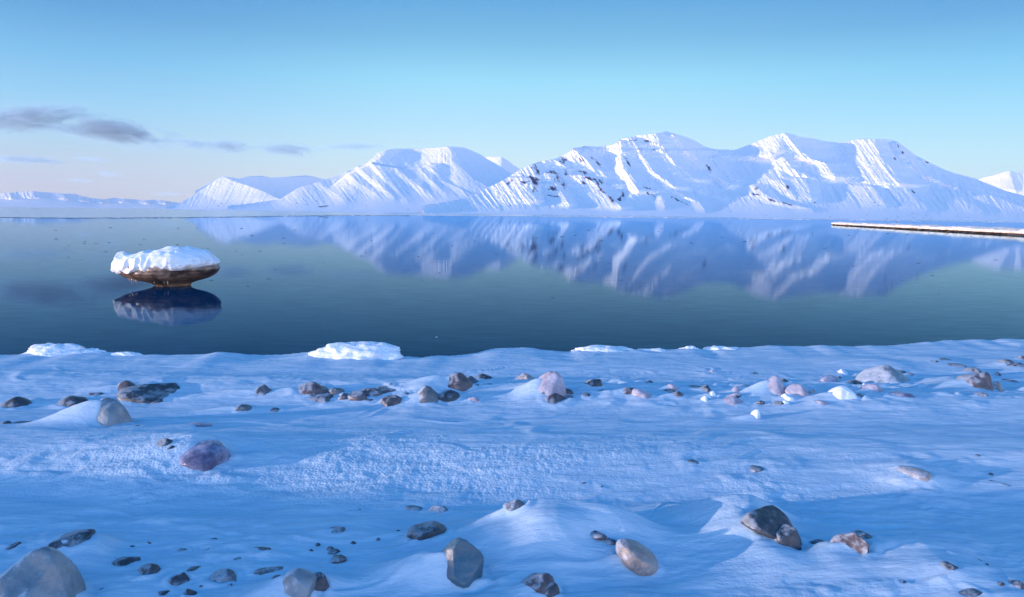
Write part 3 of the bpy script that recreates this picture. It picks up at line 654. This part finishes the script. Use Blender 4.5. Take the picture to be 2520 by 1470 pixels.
 (2428,1392,18,8,DARK,-30,.1,.4,.4,'pebble right of the dark oval stone, lower one'),
 (2380,1462,90,34,DARK,-14,.5,.7,.5,'dark stone cut by the bottom edge at lower right'),
 (2505,1440,46,30,DARK,-10,.3,.5,.5,'dark stone in the lower right corner'),
 (2462,1440,30,9,DARK,14,.1,.3,.5,'sliver of stone left of the corner stone at lower right'),
 (2222,1436,24,16,DARK,-4,.3,.5,.4,'small snow-veiled dark stone near the bottom, under the purple-brown rock'),
 (1585,1468,56,10,DARK,4,.1,.4,.5,'thin dark stone at the bottom edge under the long smooth boulder'),
]
rx_ = random.Random(21); NX = len(ST)
for i_ in range(58):
    u_ = rx_.triangular(700, 2510, 2050); v_ = rx_.gauss(958, 17)-(u_-1600)*.012; w_ = rx_.uniform(11, 34)
    m_ = rx_.choice([PINK, PINK, WHITE, BROWN, DARK, GREY, DARK])
    ice = m_ in (PINK, WHITE)
    ST.append((u_, v_, w_, w_*rx_.uniform(.4, .75), m_, rx_.uniform(-20, 10), .5, .9, .5, 'small pale iced lump half sunk in the snow of the stone band' if ice else 'small half-buried stone in the snow of the stone band'))
for i_ in range(40):
    u_ = rx_.uniform(230, 900); v_ = 1330+rx_.random()*120+(500-u_)*.05; w_ = rx_.uniform(8, 24) if i_ > 14 else rx_.uniform(26, 48)
    ST.append((u_, v_, w_, w_*rx_.uniform(.35, .6), rx_.choice([DARK, BROWN, GREY]), rx_.uniform(0, 20), .2, .6, .5, 'small dark half-buried stone in the scatter of stones at the front left'))
placed = []
for i, (cx, cy, w_, h_, mt, tilt, dh, dl, ang, label) in enumerate(ST):
    vb = cy+h_/2; p = ground0(cx, min(vb, 1600)); s = p[1]/F
    th = math.atan2(CH-p[2], p[1]); sn, cs = math.sin(th), math.cos(th)
    a = w_*s/2*1.16; Hs = h_*s*1.14
    b = min(a*.85, Hs*.46/sn); c = math.sqrt(max((Hs-b*sn)**2-(b*sn)**2, 1e-6))/cs
    c = min(max(c, .012), a*1.9)
    cen = ground0(cx, min(vb-b*sn/s, 1640))
    c *= (.72 if w_ < 62 else (.86 if w_ < 120 else 1)) if mt is not WHITE else 1
    placed.append((cen, a, b, c))
    dh = max(dh, .3 if w_ > 36 else .15); dl = max(dl, .45)
    if dh > 0:
        L = a*2*dl*1.1+a*.5
        DRIFTS.append((cen[0]-a*.28, cen[1]-b*.12, L, max(b*1.0, .05), min(c*dh*.85, .8*c*(w_/60.)**.5 if w_ < 60 else 9), a*.45, 0, R_(8)))
    COLLARS.append((cen[0], cen[1], a, b, min(.016, c*.4)))
    if w_ > 60 and h_ > 30: MOATS.append((cen[0], cen[1], a, b, min(.02, c*.15)))
LIFT = {1898: .06, 1935: .03, 1135: .03, 1566: .03, 508: .0, 378: .02, 2105: .03, 2250: .02, 2172: .02, 188: .02}
gz = lambda x, y: float(mound_z(np.array([x]), np.array([y]))[0])
for i, ((cx, cy, w_, h_, mt, tilt, dh, dl, ang, label), (cen, a, b, c)) in enumerate(zip(ST, placed)):
    big = w_ > 70
    fuse = min(c*1.0, .04) if h_/w_ < .5 else 0
    cc = c+fuse
    kind = 'boulder' if w_ >= 90 else ('pebble' if w_ < 30 else 'stone')
    if mt in (WHITE,) or 'ice block' in label or 'ice bit' in label or 'slab of ice' in label or 'iced lump' in label: kind = 'ice_chunk'
    me = stone_mesh(kind, (a*1.04, b*1.08, cc*1.05), 100+i, ang, .16, 5 if w_ > 120 else (4 if w_ > 40 else 3), mt, 11)
    o = bpy.data.objects.new(kind, me); COL.objects.link(o)
    o.location = (cen[0], cen[1], gz(cen[0], cen[1])-fuse-.06*c+LIFT.get(cx, 0))
    if h_/w_ < .42:
        th = math.atan2(CH-cen[2], cen[1]); o.rotation_euler = (0, 0, math.atan(math.tan(R_(tilt))/max(math.sin(th), .2))*.6)
    else: o.rotation_euler = (0, R_(-tilt)*.9, 0)
    g = {'boulder': 'boulders on the snowy beach', 'stone': 'stones on the snowy beach', 'pebble': 'pebbles on the snowy beach', 'ice_chunk': 'ice chunks among the stones'}[kind]
    if i >= NX: g = 'small lumps and pebbles between the stones, '+('at the front left' if 'front left' in label else ('iced' if 'iced' in label else 'bare'))
    tag(o, label, {'boulder': 'rock', 'stone': 'rock', 'pebble': 'pebble', 'ice_chunk': 'ice'}[kind], g)
# snow ground mesh
yy = np.concatenate([np.linspace(-8, 1.2, 24)[:-1], np.geomspace(1.2, 12.2, 640)])
tt = np.linspace(-1, 1, 1500); tt = .55*tt+.45*tt**3
hw = np.clip(yy, 0, None)*1.05+6.0
X = hw[:, None]*tt[None]; Y = np.repeat(yy[:, None], len(tt), 1)
Z = np.zeros_like(X)
CH_ = 60
for k in range(0, len(yy), CH_):
    x = X[k:k+CH_]; y = Y[k:k+CH_]
    z = drift_z(x, y)
    xr = x*math.cos(R_(14))+y*math.sin(R_(14)); yr = -x*math.sin(R_(14))+y*math.cos(R_(14))
    on = 1-smooth(y-ys(x), -.1, .1)
    z = z+on*.016*fbm(xr*1.6, yr*7, o=5, seed=21, g=.55)
    sh = 1-np.abs(noise(xr*1.1+3, yr*4.5+noise(xr*2, yr*2, seed=4), seed=22))
    z = z+on*.010*smooth(sh, .75, 1)*smooth(fbm(x*.6, y*.8, o=2, seed=23), -.1, .4)
    Z[k:k+CH_] = z
def crust(x, y):
    c = .9*np.exp(-((y-4.6-.10*x)/.75)**2)*smooth(x, -5.0, -2.0)*(1-smooth(x, 2.0, 3.2))
    c = np.maximum(c, .25*smooth(fbm(x*.9, y*1.6, o=3, seed=33), .05, .4))
    c = c*(.35+.65*smooth(fbm(x*1.1+3, y*2.2, o=3, seed=37), -.25, .35))
    return .05+.95*c
C = crust(X, Y)
cn = noise(X*34, Y*34, seed=91)+.6*noise(X*75, Y*75, seed=92)
Z = Z+np.clip(C-.2, 0, 1)*.0038*cn
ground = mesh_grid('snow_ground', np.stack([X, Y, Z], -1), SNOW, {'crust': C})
tag(ground, 'wind-swept blue-shaded snow covering the near beach', None, None, 'structure')
# knobbly ice mounds on the water's edge
LM = [(150, 868, 175, 28, 'knobbly white ice mound on the water edge, leftmost', 3), (320, 872, 92, 14, 'small low ice mound right of the leftmost one on the water edge', 4), (892, 876, 230, 40, 'biggest knobbly ice mound on the water edge, left of centre', 5),
      (1490, 862, 170, 18, 'long low ice mound on the water edge, right of centre', 6), (1600, 862, 90, 12, 'low snow hump joined to the long low ice mound', 8), (1690, 859, 54, 14, 'small round ice mound on the water edge between the long one and the bright one', 7), (1772, 857, 92, 14, 'bright flat ice mound, rightmost on the water edge', 9), (232, 868, 95, 20, 'second ice hump sloping right from the leftmost mound', 12)]
for (cx, vb, w_, h_, label, sd_) in LM:
    p = on_water(cx, vb, .43); s = p[1]/F; a = w_*s/2
    V, Fc = ICO[5]; V = V.copy()
    V = V*np.array([1, .55, 1]); 
    n = fbm(V[:, 0]*2.2+sd_, V[:, 1]*2.2, V[:, 2]*2.2, o=3, seed=sd_)
    k = fbm(V[:, 0]*9+sd_, V[:, 1]*9, V[:, 2]*5, o=2, seed=sd_+9)
    V = V*(1+.34*n+.10*(1-2*np.abs(k)))[:, None]
    V = V*np.array([a*.96, a*.8, h_*s*1.0])
    me = bpy.data.meshes.new('ice_mound'); me.from_pydata(V.tolist(), [], Fc); me.polygons.foreach_set('use_smooth', [True]*len(me.polygons)); me.materials.append(WHITE)
    o = bpy.data.objects.new('ice_mound', me); COL.objects.link(o); o.location = (p[0], p[1]-.10, .40)
    tag(o, label, 'ice mound', 'ice mounds along the water edge')

# ------------------------------------------------------------------ the ice mushroom standing in the water
def mushroom():
    p = on_water(430, 703); s = p[1]/F
    root = bpy.data.objects.new('ice_capped_rock', None); COL.objects.link(root); root.location = (p[0], p[1], 0)
    tag(root, 'mushroom-shaped rock with brown icy underside and white snow cap standing in the still water', 'ice rock')
    def lathe(name, prof, mt, nz=70, na=260, dn=0, cen=None, fy=.72, seed=1, k=.06):
        pz = np.array([q[0] for q in prof]); pl = np.array([q[1] for q in prof]); pr = np.array([q[2] for q in prof])
        t = np.linspace(0, 1, nz); ii = np.interp(t, np.linspace(0, 1, len(prof)), np.arange(len(prof)))
        z = np.interp(ii, np.arange(len(prof)), pz); L = np.interp(ii, np.arange(len(prof)), pl); Rr = np.interp(ii, np.arange(len(prof)), pr)
        a = np.linspace(0, 2*math.pi, na)
        ca, sa = np.cos(a)[None], np.sin(a)[None]
        mid = ((L+Rr)/2)[:, None]; hw_ = ((Rr-L)/2)[:, None]
        X = mid+hw_*ca; Y = hw_*fy*sa; Zz = np.repeat(z[:, None], na, 1)
        n = fbm(ca*1.6+seed+0*Zz, sa*1.6+0*Zz, Zz*2.0, o=4, seed=seed)
        m = 1+k*n
        X = mid+(X-mid)*m; Y = Y*m
        P = np.stack([X, Y, Zz], -1)
        if dn: P = dn(P)
        o = mesh_grid(name, P, mt); o.parent = root; return o
    U = lambda u: (u-430)*s; W = lambda v: (705-v)*s
    bm = m_rock('underside_ice', (.05, .038, .034, 1), (.36, .24, .17, 1), .38, .6, .0, 3)
    body = [(-.5, U(390), U(460)), (-.05, U(386), U(462)), (W(704), U(382), U(466)), (W(699), U(374), U(468)), (W(694), U(358), U(480)), (W(687), U(328), U(504)), (W(680), U(308), U(518)), (W(671), U(295), U(528)), (W(661), U(288), U(533)), (W(652), U(290), U(531)), (W(644), U(350), U(480))]
    lathe('rock_body', body, bm, seed=7, k=.16)
    capp = [(W(664), U(305), U(518)), (W(662), U(294), U(529)), (W(657), U(290), U(534)), (W(651), U(289), U(535)), (W(643), U(292), U(533)), (W(634), U(300), U(526)), (W(627), U(315), U(514)), (W(621), U(342), U(494)), (W(619), U(385), U(470)), (W(616), U(425), U(432))]
    def dn(P):
        x, y, z = P[..., 0], P[..., 1], P[..., 2]
        lump = fbm(x*2.4, y*2.4, z*2.4, o=3, seed=31); kn = 1-2*np.abs(noise(x*6, y*6, z*4, seed=32))
        upw = smooth(z, W(660), W(636))
        hump = .13*np.exp(-(((x-U(455))/.55)**2+((y)/.9)**2))+.05*np.exp(-(((x-U(510))/.25)**2+(y/.5)**2))-.10*np.exp(-(((x-U(350))/.30)**2+((y)/.8)**2))+.05*np.exp(-(((x-U(375))/.12)**2+((y+.3)/.2)**2))+.08*np.exp(-(((x-U(303))/.14)**2+((y)/.4)**2))
        P[..., 2] = z+upw*hump+.10*lump*upw
        kn2 = kn*(1-.6*smooth(x, -.9, .4))
        P[..., 0] = x+.045*kn2*np.sign(x)*(1-.4*upw); P[..., 1] = y+.045*kn2*np.sign(y)
        # scalloped lower lip
        lip = 1-smooth(z, W(662), W(652))
        P[..., 2] += (1-upw)*.07*(x+.2)
        P[..., 2] -= .05*lip*(.5+.5*np.sin(x*13+2*noise(x*3, y*3, z*0, seed=3)))
        # front face turns a little away from the sun
        P[..., 1] += .12*P[..., 0]*0
        return P
    cm = m_ice('cap_snow', (.86, .88, .91, 1), (.80, .85, .9, 1), .5, 0, 5)
    lathe('snow_cap', capp, cm, nz=110, na=420, dn=dn, seed=9, k=.09)
    im = m_ice('icicle_ice', (.5, .42, .36, 1), (.35, .28, .24, 1), .15, .1, 8)
    rs = random.Random(3)
    for u, v, l in [(345+3*i+rs.uniform(-1, 1), 684+i*1.1, rs.uniform(3, 14)) for i in range(7)]+[(400+8*i+rs.uniform(-3, 3), 688+rs.uniform(-3, 4), rs.uniform(2, 13)) for i in range(6)]:
        n = 8; rings = np.linspace(0, 1, 7); V = []
        a = np.linspace(0, 2*math.pi, n+1)
        rr = rs.uniform(.014, .026)*(1-rings)**.8+.002
        P = np.stack([rr[:, None]*np.cos(a)[None]+.006*np.sin(rings*5+u)[:, None], rr[:, None]*np.sin(a)[None], -np.repeat((rings*l*s)[:, None], n+1, 1)+.04], -1)
        o = mesh_grid('icicle', P, im); o.parent = root
        yy_ = -.70 if u > 400 else -.62
        o.location = (U(u), yy_, W(v))
mushroom()

# ------------------------------------------------------------------ snow-covered breakwater
def breakwater():
    root = bpy.data.objects.new('breakwater', None); COL.objects.link(root)
    A = on_water(2060, 554.0); B = on_water(2520, 579)
    B2 = B+(B-A)*.45; root.location = (A[0], A[1], 0)
    tag(root, 'long low breakwater under a sunlit snow crust reaching in from the right', 'breakwater')
    n = 1400; t = np.linspace(0, 1, n); L = np.linalg.norm((B2-A)[:2]); T = (B2-A)[:2]/L; Nn = np.array([-T[1], T[0]])
    if Nn[0] > 0: Nn = -Nn            # normal towards the left (open water)
    q = np.linspace(0, 1, 30)
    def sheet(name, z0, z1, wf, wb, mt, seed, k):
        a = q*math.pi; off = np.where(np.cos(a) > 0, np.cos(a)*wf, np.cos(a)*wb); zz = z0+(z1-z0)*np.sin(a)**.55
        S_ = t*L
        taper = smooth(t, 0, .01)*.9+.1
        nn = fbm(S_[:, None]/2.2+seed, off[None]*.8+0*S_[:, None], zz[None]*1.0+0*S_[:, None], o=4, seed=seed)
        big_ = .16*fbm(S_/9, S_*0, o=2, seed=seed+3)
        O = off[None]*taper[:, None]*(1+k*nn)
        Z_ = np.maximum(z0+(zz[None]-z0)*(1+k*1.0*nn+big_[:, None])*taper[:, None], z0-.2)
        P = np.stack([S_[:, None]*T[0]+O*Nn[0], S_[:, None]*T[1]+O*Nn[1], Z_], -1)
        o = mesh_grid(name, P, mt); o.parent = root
    sheet('rock_base', -.5, .42, 2.3, 3.6, m_rock('wet_stone', (.02, .016, .013, 1), (.10, .065, .045, 1), .4, .3, 0, 1.5), 5, .25)
    sheet('snow_crust', .30, 1.0, 2.35, 3.7, m_ice('breakwater_sunlit_snow', (.92, .84, .74, 1), (.78, .66, .54, 1), .6, 0, 1.2), 9, .42)  # crust: warm yellow of the sunlight is put into the snow colour
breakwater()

# ------------------------------------------------------------------ ice bits on the water
def slab(name, seed, mt, thick=.4, n=11):
    rs = np.random.RandomState(seed); a = np.linspace(0, 2*math.pi, n, endpoint=False)+rs.uniform(-.2, .2, n)
    r = rs.uniform(.6, 1, n); V = []
    for z, k in ((-.3, .9), (thick*.6, 1.0), (thick, .82)):
        V += [(r[i]*math.cos(a[i])*k, r[i]*math.sin(a[i])*k, z+(rs.uniform(-.12, .12)*thick if z > 0 else 0)) for i in range(n)]
    Fc = [tuple(range(2*n, 3*n))]
    for q in range(2):
        for i in range(n): j = (i+1) % n; Fc.append((q*n+i, q*n+j, (q+1)*n+j, (q+1)*n+i))
    me = bpy.data.meshes.new(name); me.from_pydata(V, [], Fc); me.materials.append(mt); return me
drk = m_ice('dark_ice', (.03, .06, .09, 1), (.06, .10, .14, 1), .3, 0, 3)
wht = m_ice('floe_ice', (.75, .8, .86, 1), (.55, .63, .74, 1), .4, 0, .5)
DS = [slab('ice_shard', k, drk) for k in range(5)]; WS = [slab('ice_floe', 20+k, wht, .35) for k in range(5)]
r2 = random.Random(11)
pts = [(c[0]/2.52*1.0, c[1]) for c in ()]
known = [(207, 690), (662, 687), (677, 663), (735, 652), (1075, 830, 'w'), (1353, 706), (1350, 676), (1200, 760), (2310, 724), (1632, 842), (1856, 843), (580, 618), (595, 628), (798, 649), (452, 618), (512, 612), (1113, 657), (1165, 652), (1220, 625), (1360, 733), (1500, 648), (1530, 690), (1700, 692), (560, 648), (470, 640), (260, 620), (345, 602), (700, 600), (960, 640), (900, 622), (1080, 672), (1600, 712), (2220, 690), (2450, 640), (2100, 655), (520, 690), (610, 705), (340, 640)]
while len(known) < 100:
    u = r2.uniform(0, 2300); v = 560+abs(r2.gauss(0, 1))*62
    if u < 600: v = min(v, 700)
    known.append((u, min(v, 760)))
for i, k in enumerate(known):
    white = len(k) == 3
    p = on_water(k[0], k[1]); s = p[1]/F
    o = bpy.data.objects.new('ice_floe' if white else 'ice_shard', (WS if white else DS)[i % 5]); COL.objects.link(o)
    L = r2.uniform(2.5, 8)*s*(1.6 if r2.random() < .12 else 1)
    o.location = (p[0], p[1], -.002); o.scale = (L*.75, L*r2.uniform(.3, .8), s*r2.uniform(.9, 2.1)); o.rotation_euler = (0, 0, r2.uniform(-.5, .5))
    if white: tag(o, 'lone small pale ice bit floating near the shore, left of centre', 'ice')
    else: tag(o, 'small dark ice shard standing out of the thin ice on the fjord', 'ice', 'dark ice shards scattered on the fjord')
for i in range(170):
    u = r2.uniform(560, 2520) if i < 140 else r2.uniform(0, 560); d = float(edge_d(u))*r2.uniform(.93, 1.12)
    x = (u-1260)/F*d
    o = bpy.data.objects.new('ice_floe', WS[i % 5]); COL.objects.link(o); L = r2.uniform(1.5, 7)*d/F
    o.location = (x, d, .02); o.scale = (L, L*r2.uniform(.6, 2), d/F*r2.uniform(.5, 1.6)*(1 if u > 600 else .6)); o.rotation_euler = (0, 0, r2.uniform(0, 3))
    tag(o, 'white ice floe in the broken line where the sea ice begins', 'ice', 'ice floes along the edge of the sea ice')
for i in range(110):      # dark broken lead in front of the floes on the left
    u = -30+i*9.5+r2.uniform(-6, 6); d = float(edge_d(u))*r2.uniform(.97, 1.01)
    o = bpy.data.objects.new('ice_shard', DS[i % 5]); COL.objects.link(o); L = r2.uniform(5, 13)*d/F
    o.location = ((u-1260)/F*d, d, .02); o.scale = (L, L*r2.uniform(.6, 1.6), d/F*r2.uniform(.5, 1.3)); o.rotation_euler = (0, 0, r2.uniform(0, 3))
    tag(o, 'dark broken ice slab in the thin dark line across the fjord at left', 'ice', 'dark slabs along the crack in the sea ice')

FRM = [stone_mesh('boulder', (1, .7, .7), 500+i, .5, .2, 3, DARK, 9) for i in range(4)]
# dark boulders and banks bare of snow on the far shore
def far_point(g, u, v):
    us, vb, vs, P = GRIDS[g]; i = int(round(np.interp(u, us, np.arange(len(us))))); t = (vb[i]-v)/(vb[i]-vs[i]); k = min(max(t, 0), 1)*(P.shape[0]-1)
    return P[int(round(k)), i]
FS = [(0, c2(x, y)) for x, y in ((335, 700), (295, 752), (705, 717), (1160, 747), (1930, 778), (920, 720))]+[(0, c3(x, y)) for x, y in ((40, 768), (342, 800), (662, 798), (878, 812), (1188, 792), (1290, 712), (1358, 838), (1448, 814), (1575, 780), (1585, 820), (1610, 787), (1662, 820), (1690, 800), (1730, 822), (1868, 838), (1955, 805), (1980, 832), (2045, 815), (2195, 838), (2465, 795))]+[(1, c1(x, y)) for x, y in ((1512, 516), (1720, 538), (1805, 522), (2008, 540), (1390, 500), (1560, 498), (1460, 512))]+[(3, c1(x, y)) for x, y in ((962, 525), (1075, 522), (1090, 513), (1020, 530), (1145, 520))]
for i, (g, (u, v)) in enumerate(FS):
    p = far_point(g, u, min(v, horizon(u)-.5)); s = p[1]/F
    o = bpy.data.objects.new('boulder', FRM[i % 4])
    COL.objects.link(o); k = r2.uniform(1.6, 3.4); o.location = (p[0], p[1]-4, p[2]); o.scale = (k*s, k*s*1.5, s*r2.uniform(.8, 1.4))
    tag(o, 'tiny dark bare rock on the snowy plain under the mountains across the fjord', 'rock', 'dark specks of rock along the far shore')
# ------------------------------------------------------------------ clouds (real volumes far away) and haze
def m_cloud(dens, seed):
    m = bpy.data.materials.new('cloud'); m.use_nodes = True; nt = m.node_tree; N = nt.nodes; N.clear()
    out = N.new('ShaderNodeOutputMaterial'); v = N.new('ShaderNodeVolumePrincipled')
    t = N.new('ShaderNodeTexCoord'); mp = N.new('ShaderNodeMapping'); nt.links.new(t.outputs['Object'], mp.inputs[0]); mp.inputs['Location'].default_value = (seed*3.7, seed, seed*2.1)
    mp.inputs['Scale'].default_value = (2.2, 1.0, 1.3)
    n = nnoise(nt, 1.7, 7, .66, mp.outputs[0], .8)
    le = N.new('ShaderNodeVectorMath'); le.operation = 'LENGTH'; nt.links.new(t.outputs['Object'], le.inputs[0])
    fall = mrange(nt, le.outputs['Value'], .15, .95, 1, 0)
    d = mrange(nt, nmath(nt, 'ADD', nmath(nt, 'MULTIPLY', n, 2.4), nmath(nt, 'MULTIPLY', fall, .62)), 1.24, 1.9)
    nt.links.new(nmath(nt, 'MULTIPLY', d, dens), v.inputs['Density'])
    v.inputs['Color'].default_value = (.46, .72, 1, 1); v.inputs['Anisotropy'].default_value = .15
    nt.links.new(v.outputs[0], out.inputs['Volume']); return m
CL = [(60, 292, 130, 34, -6, 3.0, 'large dark wispy cloud at the left picture edge'), (285, 328, 115, 32, 8, 3.6, 'darkest slanting cloud right of the large one at left'), (150, 318, 90, 14, 5, 1.1, 'thin cloud wisp joining the two large clouds'), (480, 356, 34, 13, 3, 1.6, 'small faint cloud right of the darkest cloud'), (557, 361, 50, 18, 0, 2.2, 'small grey cloud over the left fjord'),
      (703, 369, 62, 17, 4, 2.3, 'lens-shaped cloud above the low pyramid and plateau'), (868, 361, 62, 8, -2, 2.0, 'thin flat cloud streak nearest the flat-topped mountain'), (55, 393, 85, 11, 2, 2.6, 'low flat cloud streak at left edge under the large cloud'), (226, 392, 36, 7, 2, 1.2, 'small faint streak right of the low flat streak'),
      (268, 428, 26, 8, 0, .9, 'tiny faint cloud low over the far range'), (195, 444, 26, 5, 0, 1.0, 'faint low streak above the hazy far range'), (400, 346, 70, 5, 0, .7, 'hairline wisp trailing from the darkest cloud'), (415, 478, 40, 6, 0, .7, 'faint low streak left of the pyramid')]
for i, (u, v, a, b, tilt, dn_, label) in enumerate(CL):
    D = 27000; p = at_depth(u, v, D); s = D/F
    me = bpy.data.meshes.new('cloud'); V, Fc = ICO[3]; me.from_pydata(V.tolist(), [], Fc)
    me.materials.append(m_cloud(dn_*.00085, i+1))
    o = bpy.data.objects.new('cloud', me); COL.objects.link(o); o.location = p.tolist()
    o.scale = (a*s*1.6, 900, b*s*1.25); o.rotation_euler = (0, R_(tilt), math.atan2(-p[0], p[1])*.0)
    tag(o, label, 'cloud')
me = bpy.data.meshes.new('haze'); x, y0, y1, z0, z1 = 23500, -450, 23500, -6, 900
me.from_pydata([(-x, y0, z0), (x, y0, z0), (x, y1, z0), (-x, y1, z0), (-x, y0, z1), (x, y0, z1), (x, y1, z1), (-x, y1, z1)], [], [(0, 3, 2, 1), (4, 5, 6, 7), (0, 1, 5, 4), (1, 2, 6, 5), (2, 3, 7, 6), (3, 0, 4, 7)])
m = bpy.data.materials.new('haze'); m.use_nodes = True; nt = m.node_tree; nt.nodes.clear()
out = nt.nodes.new('ShaderNodeOutputMaterial'); v = nt.nodes.new('ShaderNodeVolumePrincipled'); v.inputs['Density'].default_value = 1.7e-5
v.inputs['Color'].default_value = (.90, .93, 1, 1); v.inputs['Anisotropy'].default_value = 0.0; nt.links.new(v.outputs[0], out.inputs['Volume'])
me.materials.append(m); o = bpy.data.objects.new('haze', me); COL.objects.link(o); tag(o, 'thin pale blue air between the beach and the far mountains', None, None, 'stuff')
